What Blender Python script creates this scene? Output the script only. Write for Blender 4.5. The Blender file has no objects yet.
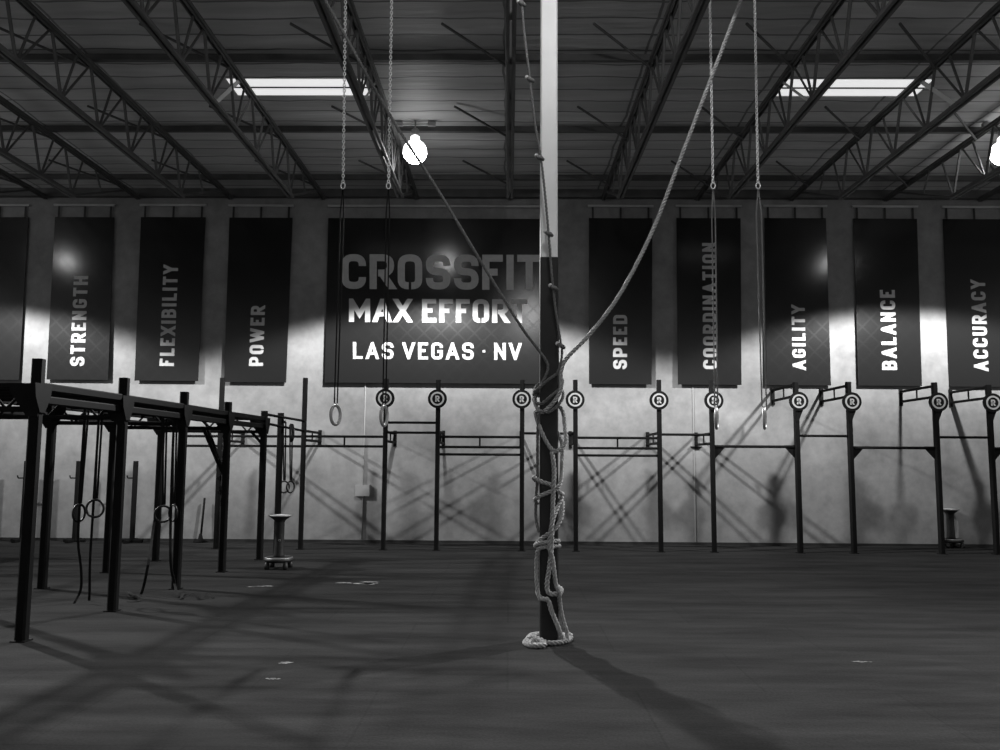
import bpy, math, random
from mathutils import Vector, Matrix
random.seed(7)
C = bpy.context.scene.collection
S = bpy.context.scene
PI = math.pi
# ------------------------------------------------------------------ camera
F_PX, CAM_H = 830.0, 1.6
PITCH, YAW, ROLL = math.atan(85/830), 0.011, 0.006
fw = Vector((-math.sin(YAW)*math.cos(PITCH), math.cos(YAW)*math.cos(PITCH), math.sin(PITCH)))
rt0 = Vector((math.cos(YAW), math.sin(YAW), 0)); up0 = rt0.cross(fw)
rt = rt0*math.cos(ROLL)+up0*math.sin(ROLL); up = up0*math.cos(ROLL)-rt0*math.sin(ROLL)
cam = Vector((0, 0, CAM_H))
cd = bpy.data.cameras.new('camera'); co = bpy.data.objects.new('camera', cd); C.objects.link(co)
cd.sensor_width = 36; cd.lens = 36*F_PX/1000; cd.clip_end = 200
M = Matrix((rt, up, -fw)).transposed().to_4x4(); M.translation = cam; co.matrix_world = M
S.camera = co
def ray(px, py): return fw+rt*((px-500)/F_PX)-up*((py-375)/F_PX)
def P(px, py, Y): d = ray(px, py); return cam+d*(Y/d.y)          # point of the place at depth Y
def G(px, py): d = ray(px, py); return cam+d*(-CAM_H/d.z)         # point on the floor
YW = G(500, 543.5).y
YP = YW*0.92
# ------------------------------------------------------------------ materials
def mat(name, col, rough=.6, spec=.5, metal=0, emis=None, estr=0, noise=None, coat=0):
    m = bpy.data.materials.new(name); m.use_nodes = True; n = m.node_tree.nodes; l = m.node_tree.links
    b = n['Principled BSDF']
    if not hasattr(col, '__len__'): col = (col, col, col)
    b.inputs['Base Color'].default_value = (*col, 1); b.inputs['Roughness'].default_value = rough
    b.inputs['Specular IOR Level'].default_value = spec; b.inputs['Metallic'].default_value = metal
    b.inputs['Coat Weight'].default_value = coat
    if emis is not None:
        b.inputs['Emission Color'].default_value = (emis, emis, emis, 1); b.inputs['Emission Strength'].default_value = estr
    if noise:
        sc, lo, hi = noise
        t = n.new('ShaderNodeTexCoord'); x = n.new('ShaderNodeTexNoise'); x.inputs['Scale'].default_value = sc; x.inputs['Detail'].default_value = 5
        r = n.new('ShaderNodeMapRange'); r.inputs['From Min'].default_value = .3; r.inputs['From Max'].default_value = .7
        r.inputs['To Min'].default_value = lo; r.inputs['To Max'].default_value = hi
        l.new(t.outputs['Object'], x.inputs['Vector']); l.new(x.outputs['Fac'], r.inputs['Value'])
        cc = n.new('ShaderNodeCombineColor')
        for i in range(3): l.new(r.outputs['Result'], cc.inputs[i])
        l.new(cc.outputs['Color'], b.inputs['Base Color'])
    return m
m_black = mat('black_steel', .006, .75, .5, noise=(9, .004, .006)); m_black.node_tree.nodes['Principled BSDF'].inputs['IOR'].default_value = 1.2
m_blackpad = mat('black_painted_steel', .008, .5, .3, noise=(5, .012, .022))
m_white_paint = mat('white_painted_steel', .7, .5, noise=(1.6, .62, .74))
m_truss = mat('dark_roof_steel', .06, .6, .4, noise=(4, .055, .085))
m_skylit = mat('skylit_strut', .5, .5)  # pale tone carries the skylight glow on these truss bars
m_letter = mat('white_lettering', .33, .6, noise=(14, .31, .36))
m_ring = mat('pale_wood_ring', .42, .4, noise=(20, .35, .5))
m_blackring = mat('black_ring_plastic', .006, .4)
m_strap = mat('black_webbing', .008, .8, .15, noise=(60, .006, .011))
m_greystrap = mat('grey_webbing', .16, .7, noise=(60, .12, .2))
m_chain = mat('galvanised_chain', .85, .5)
m_rope = mat('manila_rope', .36, .9, .2, noise=(80, .24, .5))
m_ropedark = mat('weathered_rope', .1, .9, .2, noise=(80, .09, .2))
m_globe = mat('lamp_glass', .8, .3, emis=1, estr=30); m_globe2 = mat('lamp_glass_upper', .8, .3, emis=1, estr=5)
m_sky = mat('skylight_lens', .8, .5, emis=1, estr=.72)
m_curb = mat('skylight_curb_white', .45, .6)
m_cap = mat('lamp_housing', .25, .4, metal=.4)
m_box = mat('pale_electrical_box', .22, .5)
m_conduit = mat('painted_conduit', .2, .5)
m_chalk = mat('chalk', .6, .9)
m_rail = mat('brushed_rail', .3, .45, noise=(3, .24, .36))
m_rim = mat('bright_steel_rim', .3, .35, metal=.5)

def nodes_mat(name):
    m = bpy.data.materials.new(name); m.use_nodes = True
    return m, m.node_tree.nodes, m.node_tree.links, m.node_tree.nodes['Principled BSDF']
def math_n(n, l, op, a, b=None, c=None):
    x = n.new('ShaderNodeMath'); x.operation = op
    for i, v in enumerate((a, b, c)):
        if v is None: continue
        if hasattr(v, 'is_linked') or hasattr(v, 'links'): l.new(v, x.inputs[i])
        else: x.inputs[i].default_value = v
    return x.outputs[0]
def grey(n, l, v, sock):
    cc = n.new('ShaderNodeCombineColor')
    for i in range(3): l.new(v, cc.inputs[i])
    l.new(cc.outputs[0], sock)
def noise_n(n, l, vec, scale, detail=4, rough=.55):
    x = n.new('ShaderNodeTexNoise'); x.inputs['Scale'].default_value = scale; x.inputs['Detail'].default_value = detail
    x.inputs['Roughness'].default_value = rough; l.new(vec, x.inputs['Vector']); return x.outputs['Fac']
def maprange(n, l, v, a, b, c, d):
    r = n.new('ShaderNodeMapRange'); l.new(v, r.inputs['Value'])
    for k, q in zip(('From Min', 'From Max', 'To Min', 'To Max'), (a, b, c, d)): r.inputs[k].default_value = q
    return r.outputs['Result']
# concrete wall
m_wall, n, l, b = nodes_mat('concrete_wall'); tc = n.new('ShaderNodeTexCoord').outputs['Object']
a = maprange(n, l, noise_n(n, l, tc, .9, 6, .6), .3, .7, .135, .215)
c2 = maprange(n, l, noise_n(n, l, tc, 5, 5, .65), .3, .7, .84, 1.12)
grey(n, l, math_n(n, l, 'MULTIPLY', a, c2), b.inputs['Base Color'])
b.inputs['Roughness'].default_value = .85; b.inputs['Specular IOR Level'].default_value = .2
# rubber floor: mats with faint seams, streaks and chalk dust
m_floor, n, l, b = nodes_mat('black_rubber_floor'); tc = n.new('ShaderNodeTexCoord').outputs['Object']
mp = n.new('ShaderNodeMapping'); mp.inputs['Scale'].default_value = (.35, 1.6, 1); l.new(tc, mp.inputs['Vector'])
base = maprange(n, l, noise_n(n, l, mp.outputs[0], 1.6, 6, .6), .3, .7, .014, .034)
fine = maprange(n, l, noise_n(n, l, tc, 60, 2), .3, .7, .8, 1.2)
v = math_n(n, l, 'MULTIPLY', base, fine)
br = n.new('ShaderNodeTexBrick'); br.inputs['Scale'].default_value = 1; br.inputs['Brick Width'].default_value = 1.8; br.inputs['Row Height'].default_value = 1.2
br.inputs['Mortar Size'].default_value = .008; br.inputs['Color1'].default_value = (1, 1, 1, 1); br.inputs['Color2'].default_value = (.9, .9, .9, 1); br.inputs['Mortar'].default_value = (.78, .78, .78, 1)
l.new(tc, br.inputs['Vector'])
sp = n.new('ShaderNodeSeparateColor'); l.new(br.outputs['Color'], sp.inputs[0]); v = math_n(n, l, 'MULTIPLY', v, sp.outputs[0])
grey(n, l, v, b.inputs['Base Color'])
rr = maprange(n, l, noise_n(n, l, mp.outputs[0], 3, 4), .3, .7, .75, .95); l.new(rr, b.inputs['Roughness'])
b.inputs['Specular IOR Level'].default_value = .5; b.inputs['IOR'].default_value = 1.12
bp = n.new('ShaderNodeBump'); bp.inputs['Strength'].default_value = .25; bp.inputs['Distance'].default_value = .01
l.new(noise_n(n, l, tc, 30, 4), bp.inputs['Height']); l.new(bp.outputs[0], b.inputs['Normal'])
# roof deck with foil insulation seams
m_deck, n, l, b = nodes_mat('roof_deck'); tc = n.new('ShaderNodeTexCoord').outputs['Object']
mp = n.new('ShaderNodeMapping'); mp.inputs['Scale'].default_value = (.25, 2.2, 1); l.new(tc, mp.inputs['Vector'])
base = maprange(n, l, noise_n(n, l, mp.outputs[0], 1.5, 5, .6), .3, .7, .40, .62)
br = n.new('ShaderNodeTexBrick'); br.inputs['Scale'].default_value = 1; br.inputs['Brick Width'].default_value = 1.87; br.inputs['Row Height'].default_value = .39
br.offset = .0; br.inputs['Mortar Size'].default_value = .022; br.inputs['Mortar Smooth'].default_value = .4
br.inputs['Color1'].default_value = (1, 1, 1, 1); br.inputs['Color2'].default_value = (.8, .8, .8, 1); br.inputs['Mortar'].default_value = (.3, .3, .3, 1)
wob = n.new('ShaderNodeVectorMath'); wob.operation = 'ADD'
nz = n.new('ShaderNodeTexNoise'); nz.inputs['Scale'].default_value = 1.1; l.new(tc, nz.inputs['Vector'])
sc = n.new('ShaderNodeVectorMath'); sc.operation = 'SCALE'; sc.inputs['Scale'].default_value = .16; l.new(nz.outputs['Color'], sc.inputs[0])
l.new(tc, wob.inputs[0]); l.new(sc.outputs[0], wob.inputs[1]); l.new(wob.outputs[0], br.inputs['Vector'])
sp = n.new('ShaderNodeSeparateColor'); l.new(br.outputs['Color'], sp.inputs[0])
grey(n, l, math_n(n, l, 'MULTIPLY', base, sp.outputs[0]), b.inputs['Base Color'])
b.inputs['Roughness'].default_value = .6
bp = n.new('ShaderNodeBump'); bp.inputs['Strength'].default_value = .5; bp.inputs['Distance'].default_value = .05
l.new(noise_n(n, l, mp.outputs[0], 3, 3), bp.inputs['Height']); l.new(bp.outputs[0], b.inputs['Normal'])
# satin banner vinyl with a faint lattice in its gloss
m_banner, n, l, b = nodes_mat('black_banner_vinyl'); tc = n.new('ShaderNodeTexCoord').outputs['Object']
sx = n.new('ShaderNodeSeparateXYZ'); l.new(tc, sx.inputs[0])
s1 = math_n(n, l, 'ADD', sx.outputs[0], sx.outputs[2]); s2 = math_n(n, l, 'SUBTRACT', sx.outputs[0], sx.outputs[2])
k1 = math_n(n, l, 'ABSOLUTE', math_n(n, l, 'SINE', math_n(n, l, 'MULTIPLY', s1, 9.5)))
k2 = math_n(n, l, 'ABSOLUTE', math_n(n, l, 'SINE', math_n(n, l, 'MULTIPLY', s2, 9.5)))
k = math_n(n, l, 'MINIMUM', k1, k2); g = math_n(n, l, 'GREATER_THAN', k, .22)
l.new(maprange(n, l, g, 0, 1, .2, .18), b.inputs['Roughness']); b.inputs['IOR'].default_value = 1.5
b.inputs['Base Color'].default_value = (.007, .007, .007, 1); b.inputs['Specular IOR Level'].default_value = .5

# ------------------------------------------------------------------ mesh helpers
class MB:
    def __init__(s): s.v = []; s.f = []; s.sm = False
    def add(s, vs, fs):
        k = len(s.v); s.v += [Vector(q) for q in vs]; s.f += [tuple(i+k for i in f) for f in fs]; return s
    def box(s, a, b, bev=0):
        (x0, y0, z0), (x1, y1, z1) = a, b
        return s.add([(x0,y0,z0),(x1,y0,z0),(x1,y1,z0),(x0,y1,z0),(x0,y0,z1),(x1,y0,z1),(x1,y1,z1),(x0,y1,z1)],
                     [(0,3,2,1),(4,5,6,7),(0,1,5,4),(1,2,6,5),(2,3,7,6),(3,0,4,7)])
    def bar(s, p, q, w, h=None, ref=None):
        h = h or w; p = Vector(p); q = Vector(q); d = (q-p).normalized()
        r = Vector(ref) if ref else (Vector((0,0,1)) if abs(d.z) < .9 else Vector((0,1,0)))
        u = d.cross(r).normalized(); v = u.cross(d).normalized(); c = min(w, h)*.18
        prof = [(-w/2+c,-h/2),(w/2-c,-h/2),(w/2,-h/2+c),(w/2,h/2-c),(w/2-c,h/2),(-w/2+c,h/2),(-w/2,h/2-c),(-w/2,-h/2+c)]
        vs = [o+u*a+v*b for o in (p, q) for a, b in prof]
        return s.add(vs, [tuple(range(8)), tuple(range(15, 7, -1))]+[(i, 8+i, 8+(i+1)%8, (i+1)%8) for i in range(8)])
    def tube(s, pts, r, n=8, cap=True, closed=False):
        pts = [Vector(p) for p in pts]; N = len(pts); rs = r if hasattr(r, '__len__') else [r]*N
        vs = []; u = None
        for i, p in enumerate(pts):
            if closed: t = pts[(i+1) % N]-pts[i-1]
            else: t = pts[min(i+1, N-1)]-pts[max(i-1, 0)]
            t.normalize()
            if u is None: u = t.orthogonal().normalized()
            else:
                u = u-t*u.dot(t)
                u = u.normalized() if u.length > 1e-6 else t.orthogonal().normalized()
            w = t.cross(u)
            vs += [p+(u*math.cos(2*PI*j/n)+w*math.sin(2*PI*j/n))*rs[i] for j in range(n)]
        fs = []
        for i in range(N if closed else N-1):
            a = i*n; b2 = ((i+1) % N)*n
            fs += [(a+j, a+(j+1) % n, b2+(j+1) % n, b2+j) for j in range(n)]
        if cap and not closed: fs += [tuple(range(n))[::-1], tuple((N-1)*n+j for j in range(n))]
        return s.add(vs, fs)
    def torus(s, c, R, r, ax=(0, 1, 0), N=28, n=8, sx=1, u=None):
        c = Vector(c); a = Vector(ax).normalized(); u = Vector(u) if u else a.orthogonal().normalized(); w = a.cross(u)
        return s.tube([c+(u*math.cos(2*PI*i/N)*sx+w*math.sin(2*PI*i/N))*R for i in range(N)], r, n, closed=True)
    def lathe(s, c, prof, N=24):
        c = Vector(c); vs = []; m = len(prof)
        for i in range(N):
            t = 2*PI*i/N; vs += [c+Vector((r*math.cos(t), r*math.sin(t), z)) for r, z in prof]
        fs = [(i*m+j, ((i+1) % N)*m+j, ((i+1) % N)*m+j+1, i*m+j+1) for i in range(N) for j in range(m-1)]
        return s.add(vs, fs)
    def prism(s, poly, d):                                     # polygon (3-D points) pushed along d
        d = Vector(d); k = len(poly); vs = [Vector(p) for p in poly]+[Vector(p)+d for p in poly]
        return s.add(vs, [tuple(range(k))[::-1], tuple(range(k, 2*k))]+[(i, (i+1) % k, k+(i+1) % k, k+i) for i in range(k)])
    def build(s, name, m, parent=None, smooth=None, origin=None):
        if parent is not None: o0 = wloc(parent)
        elif origin is not None: o0 = Vector(origin)
        else:
            xs = [v.x for v in s.v]; ys = [v.y for v in s.v]; o0 = Vector(((min(xs)+max(xs))/2, (min(ys)+max(ys))/2, min(v.z for v in s.v)))
        me = bpy.data.meshes.new(name); me.from_pydata([v-o0 for v in s.v], [], s.f); me.update()
        if smooth:
            for p in me.polygons: p.use_smooth = True
        me.materials.append(m)
        o = bpy.data.objects.new(name, me); C.objects.link(o)
        if parent is not None: o.parent = parent
        else: o.location = o0
        return o
def wloc(o):
    v = Vector(o.location)
    while o.parent: o = o.parent; v += Vector(o.location)
    return v
def tag(o, label=None, cat=None, group=None, kind=None):
    if label: o['label'] = label
    if cat: o['category'] = cat
    if group: o['group'] = group
    if kind: o['kind'] = kind
    return o
def thing(name, loc, label, cat, group=None):
    o = bpy.data.objects.new(name, None); o.empty_display_size = .1; o.location = loc; C.objects.link(o)
    return tag(o, label, cat, group)
def copy_thing(o, loc, label, parent=None):
    c = o.copy(); C.objects.link(c); c.parent = parent
    if parent is None: c.location = loc; c['label'] = label
    for ch in o.children: copy_thing(ch, None, None, c)
    return c
def catmull(pts, k=8):
    pts = [Vector(p) for p in pts]; out = []
    q = [pts[0]*2-pts[1]]+pts+[pts[-1]*2-pts[-2]]
    for i in range(1, len(q)-2):
        a, b2, c, d = q[i-1:i+3]
        for j in range(k):
            t = j/k; out.append(.5*((2*b2)+(c-a)*t+(2*a-5*b2+4*c-d)*t*t+(3*b2-a-3*c+d)*t**3))
    out.append(pts[-1]); return out
def resample(pts, step):
    out = [pts[0].copy()]; acc = 0
    for a, b2 in zip(pts, pts[1:]):
        L = (b2-a).length
        if L < 1e-9: continue
        t = step-acc
        while t <= L: out.append(a+(b2-a)*(t/L)); t += step
        acc = L-(t-step)
    out.append(pts[-1].copy()); return out
def rope_mesh(mb, pts, r, pitch=.115, per=8):
    pts = resample(pts, pitch/per); N = len(pts); u = None; fr = []
    for i, p in enumerate(pts):
        t = (pts[min(i+1, N-1)]-pts[max(i-1, 0)]).normalized()
        if u is None: u = t.orthogonal().normalized()
        else: u = (u-t*u.dot(t)).normalized()
        fr.append((p, u.copy(), t.cross(u)))
    for k in range(3):
        path = [p+(u*math.cos(2*PI*(i/per+k/3))+w*math.sin(2*PI*(i/per+k/3)))*r*.56 for i, (p, u, w) in enumerate(fr)]
        mb.tube(path, r*.47, 5)
    return mb
# ------------------------------------------------------------------ the room
ZC = CAM_H+5.38
def struct(name, mb, m):
    return tag(mb.build(name, m, origin=(0, 0, 0)), kind='structure')
struct('floor', MB().box((-16, -3, -.2), (16, YW+.3, 0)), m_floor)
struct('wall_back', MB().box((-16, YW, 0), (16, YW+.3, ZC+.3)), m_wall)
ZD = ZC+.0
# skylight openings  (x0,x1,y0,y1)
yn, yf = 5.35/math.tan(PITCH+math.atan((375-81)/830)), 5.35/math.tan(PITCH+math.atan((375-98)/830))
SKY = [(-4.06, -2.09, yn, yf), (3.93, 5.98, yn, yf)]
mb = MB()
xs = [-16]; 
for a in SKY: xs += [a[0], a[1]]
xs += [16]
mb.box((-16, -3, ZD), (16, yn, ZD+.2)); mb.box((-16, yf, ZD), (16, YW, ZD+.2))
for i in range(0, len(xs), 2): mb.box((xs[i], yn, ZD), (xs[i+1], yf, ZD+.2))
struct('ceiling', mb, m_deck)
for i, (x0, x1, y0, y1) in enumerate(SKY):
    r = thing('skylight', ((x0+x1)/2, (y0+y1)/2, ZD),
              ['bright rectangular skylight in the roof left of the tall column', 'bright rectangular skylight in the roof at the upper right'][i], 'skylight', 'roof skylights')
    z1 = ZD+.75
    c = MB()
    c.box((x0-.03, y0-.03, ZD+.21), (x0, y1+.03, z1)); c.box((x1, y0-.03, ZD+.21), (x1+.03, y1+.03, z1))
    c.box((x0, y0-.03, ZD+.21), (x1, y0, z1)); c.box((x0, y1, ZD+.21), (x1, y1+.03, z1))
    c.build('curb', m_curb, r)
    MB().box((x0+.0, y0+.0, ZD+.012), (x1, y1, ZD+.04)).build('diffuser_lens', m_sky, r)
    f = MB().bar((x0, (y0+y1)/2, ZD), (x1, (y0+y1)/2, ZD), .02, .02)
    f.build('glazing_bar', m_truss, r)
# wall joints
mb = MB().box((P(694.5, 480, YW).x-.012, YW-.012, 0), (P(694.5, 480, YW).x+.012, YW+.002, 4.4)); struct('trim_1', mb, m_conduit)
mb = MB().box((-16, YW-.02, 0), (16, YW+.002, .05)); struct('baseboard_back', mb, m_blackpad)
mb = MB().box((-16, YW-.14, ZC-.16), (16, YW+.002, ZC+.002)); struct('trim_2', mb, m_truss)

# ------------------------------------------------------------------ roof steel
YS = 2.6
ZT, ZB = ZC-.16, CAM_H+4.45
def make_truss(X, label):
    r = thing('roof_truss', (X, YS, ZB), label, 'truss', 'open-web roof trusses')
    for (nm, z) in (('top_chord', ZT), ('bottom_chord', ZB)):
        y1 = YW-.05 if nm == 'top_chord' else 13.75
        mb = MB()
        for s in (-1, 1):
            mb.bar((X+s*.035, YS, z), (X+s*.035, y1, z), .045, .05)
            mb.bar((X+s*.022, YS, z+(.02 if z == ZB else -.02)), (X+s*.022, y1, z+(.02 if z == ZB else -.02)), .012, .07)
        mb.build(nm, m_truss, r)
    web = MB(); y = 13.7; k = 0
    while y-.95 > YS:
        web.bar((X, y, ZB), (X, y-.3, ZT), .035); web.bar((X, y, ZB), (X, y+.32, ZT), .028)
        web.tube([(X, y-.3, ZT), (X, y-.95, ZB)], .016, 6); y -= .95
    web.bar((X, 13.7, ZB), (X, YW-.5, ZT), .04); web.bar((X, 14.7, (ZB+ZT)/2), (X, 14.4, ZT), .028)
    web.build('web', m_truss, r)
    for yy in PUR:
        MB().bar((X-.85, yy-.85, ZC-.04), (X, yy-.02, ZT-.05), .03).build('brace', m_truss, r)
    return r
PUR = [5.2/math.tan(PITCH+math.atan((375-v)/830)) for v in (184, 137, 67)]; PUR.append(2*PUR[-1]-PUR[-2])
tl = {-5: 'open-web roof truss at the far left edge of the ceiling', -4: 'open-web roof truss fourth to the left of the one over the sign',
      -3: 'open-web roof truss third to the left of the column, crossing the upper left ceiling',
      -2: 'open-web roof truss at the left end of the left skylight', -1: 'open-web roof truss at the right end of the left skylight',
      0: 'open-web roof truss running just left of the white column top', 1: 'open-web roof truss first to the right of the white column',
      2: 'open-web roof truss crossing the left part of the right skylight', 3: 'open-web roof truss just right of the right skylight',
      4: 'open-web roof truss above the right hanging lamp', 5: 'open-web roof truss at the far right edge of the ceiling'}
t0 = make_truss(0, tl[0])
TR = {0: t0}
for k in range(-5, 6):
    if k: TR[k] = copy_thing(t0, (1.87*k, YS, ZB), tl[k])
for i, yy in enumerate(PUR):
    lb = ['roof purlin nearest the back wall above the banners', 'roof purlin passing above the glowing lamps', 'roof purlin just above both skylights', 'roof purlin nearest the viewer, over the rope chains'][i]
    mb = MB().box((-15.9, yy-.012, ZC-.09), (15.9, yy+.012, ZC-.002)); mb.box((-15.9, yy-.035, ZC-.10), (15.9, yy+.035, ZC-.085))
    tag(mb.build('roof_purlin', m_truss), lb, 'beam', 'roof purlins')
# truss struts beside the skylights; skylight glow is put into their pale colour
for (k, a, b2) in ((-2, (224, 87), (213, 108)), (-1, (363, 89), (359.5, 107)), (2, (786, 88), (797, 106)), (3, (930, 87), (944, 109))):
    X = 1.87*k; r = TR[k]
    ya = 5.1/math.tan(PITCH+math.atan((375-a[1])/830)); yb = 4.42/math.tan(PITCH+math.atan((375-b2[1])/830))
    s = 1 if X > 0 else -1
    o = MB().bar((X, ya, ZT-.03), (X, yb, ZB+.03), .06 if abs(k) != 1 and k != 2 else .035, .012, ref=(1, 0, 0)).build('strut', m_skylit, None, origin=wloc(r)); o.parent = r; o.location = (0, 0, 0)
    o['label'] = 'truss strut with skylight glow in its colour'

# ------------------------------------------------------------------ hanging lamps
LZ = CAM_H+12.75*math.tan(PITCH+math.atan((375-152)/830))
LXS = [P(415, 150, 12.75).x, P(1003, 150, 12.75).x]
DXL = LXS[1]-LXS[0]
def make_lamp(X, Y, label):
    r = thing('hanging_lamp', (X, Y, LZ), label, 'lamp', 'high-bay lamps under the roof')
    sph = [(.19*math.sin(PI*t/24), -.19*math.cos(PI*t/24)) for t in range(24)]
    MB().lathe((X, Y, LZ), [(0, -.19)]+sph[1:12]+[(0, sph[11][1])], 28).build('lower_globe', m_globe, r, smooth=False)
    MB().lathe((X, Y, LZ), [(0, sph[11][1]+.002)]+[(a, b2+.002) for a, b2 in sph[11:21]]+[(.075, .17), (.07, .24), (.04, .26), (0, .26)], 28).build('upper_globe', m_globe2, r, smooth=True)
    MB().lathe((X, Y, LZ), [(0, .262), (.05, .262), (.06, .28), (.06, .36), (.04, .38), (0, .38)], 20).build('socket', m_cap, r, smooth=True)
    h = MB().tube([(X, Y, LZ+.37), (X, Y, ZC-.01)], .012, 8); h.tube([(X-.26, Y, ZC-.06), (X+.3, Y, ZC-.06)], .012, 8)
    h.box((X-.3, Y-.03, ZC-.09), (X-.2, Y+.03, ZC-.03)); h.box((X+.2, Y-.03, ZC-.09), (X+.32, Y+.03, ZC-.03))
    h.build('hanger', m_cap, r)
    return r
def spot(X, Y, Z, power, size, blend, rad=.12):
    d = bpy.data.lights.new('lamp_light', 'SPOT'); d.energy = power; d.spot_size = size; d.spot_blend = blend; d.shadow_soft_size = rad
    d.use_nodes = True; nt = d.node_tree; e = nt.nodes['Emission']; ln = nt.links       # photometric curve of the fixture: weak straight down, strong to the side
    t = nt.nodes.new('ShaderNodeTexCoord'); sx = nt.nodes.new('ShaderNodeSeparateXYZ'); ln.new(t.outputs['Normal'], sx.inputs[0])
    ab = nt.nodes.new('ShaderNodeMath'); ab.operation = 'ABSOLUTE'; ln.new(sx.outputs[2], ab.inputs[0])
    mr = nt.nodes.new('ShaderNodeMapRange'); mr.inputs['From Min'].default_value = .42; mr.inputs['From Max'].default_value = .88
    mr.inputs['To Min'].default_value = 1.75; mr.inputs['To Max'].default_value = .06; ln.new(ab.outputs[0], mr.inputs['Value']); ln.new(mr.outputs[0], e.inputs['Strength'])
    o = bpy.data.objects.new('lamp_light', d); o.location = (X, Y, Z); C.objects.link(o)
lamp = make_lamp(LXS[0], 12.75, 'glowing globe lamp hanging from the roof above the large sign')
copy_thing(lamp, (LXS[1], 12.75, LZ), 'glowing globe lamp at the right edge of the picture')
copy_thing(lamp, (LXS[0]-DXL, 12.75, LZ), 'globe lamp beyond the left edge of the picture')
SP = 3300
for X in (LXS[0]-DXL, LXS[0], LXS[1]): spot(X, 12.75, LZ-.46, SP, math.radians(138), .17, .11)
d = bpy.data.lights.new('front_fill_light', 'POINT'); d.energy = 165; d.shadow_soft_size = .15  # unseen fill light added to brighten column, chains and ropes; no fixture
o = bpy.data.objects.new('front_fill_light', d); o.location = (.7, 5.1, LZ+.15); C.objects.link(o)

# ------------------------------------------------------------------ stroke lettering
def rnd(pts):
    out = []; N = len(pts)
    for i, p in enumerate(pts):
        r = p[2] if len(p) > 2 else 0
        if r == 0 or i in (0, N-1): out.append((p[0], p[1])); continue
        a = Vector(pts[i-1][:2]); c = Vector(pts[i+1][:2]); q = Vector(p[:2])
        d1 = (a-q); d2 = (c-q); rr = min(r, d1.length*(.92 if i == 1 else .5), d2.length*(.92 if i == N-2 else .5)); d1.normalize(); d2.normalize()
        s, e = q+d1*rr, q+d2*rr
        for k in range(6):
            t = k/5; out.append(tuple(s*(1-t)**2+q*2*t*(1-t)+e*t*t))
    return out
R_ = .32
def glyph(ch, w, stencil):
    r = R_*w*1.0; g = .075 if stencil else 0
    L = {'A': [[(0,0),(.5,1),(1,0)], [(.17,.3),(.83,.3)]],
     'B': [[(0,0),(0,1),(.96,1,r),(.96,.53,r),(0,.53)], [(.2 if stencil else 0,.53),(1,.53,r),(1,0,r),(.2 if stencil else 0,0)]],
     'C': [[(1,.7),(1,1,r),(0,1,r),(0,0,r),(1,0,r),(1,.3)]],
     'D': [[(0,0),(0,1),(1,1,r),(1,0,r),(0,0)]],
     'E': [[(1,1),(0,1),(0,0),(1,0)], [(0,.52),(.88,.52)]],
     'F': [[(1,1),(0,1),(0,0)], [(0,.5),(.88,.5)]],
     'G': [[(1,.72),(1,1,r),(0,1,r),(0,0,r),(1,0,r),(1,.46),(.52,.46)]],
     'H': [[(0,0),(0,1)], [(1,0),(1,1)], [(0,.52),(1,.52)]],
     'I': [[(.5,0),(.5,1)]], 'L': [[(0,1),(0,0),(1,0)]],
     'M': [[(0,0),(0,1),(.5,.3),(1,1),(1,0)]], 'N': [[(0,0),(0,1),(1,0),(1,1)]],
     'O': [[(.5-g,0),(0,0,r),(0,1,r),(1,1,r),(1,0,r),(.5+g,0)]],
     'P': [[(0,0),(0,1),(1,1,r),(1,.42,r),(.28 if stencil else 0,.42)]],
     'R': [[(0,0),(0,1),(1,1,r),(1,.45,r),(.28 if stencil else 0,.45)], [(.5,.45),(1,0)]],
     'S': [[(1,.72),(1,1,r),(0,1,r),(0,.52,r),(1,.5,r),(1,0,r),(0,0,r),(0,.28)]],
     'T': [[(0,1),(1,1)], [(.5,1),(.5,0)]], 'U': [[(0,1),(0,0,r),(1,0,r),(1,1)]],
     'V': [[(0,1),(.5,0),(1,1)]], 'W': [[(0,1),(.25,0),(.5,.85),(.75,0),(1,1)]],
     'X': [[(0,0),(1,1)], [(0,1),(1,0)]], 'Y': [[(0,1),(.5,.42),(1,1)], [(.5,.42),(.5,0)]]}
    return L[ch]
WID = {'I': .12, 'M': .72, 'W': .86, 'A': .62, 'V': .60, 'E': .48, 'F': .47, 'L': .47, 'T': .54, 'Y': .58, 'X': .58}
class Quad(list):
    def __init__(s, q, lay): list.__init__(s, q); s.lay = lay
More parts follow.
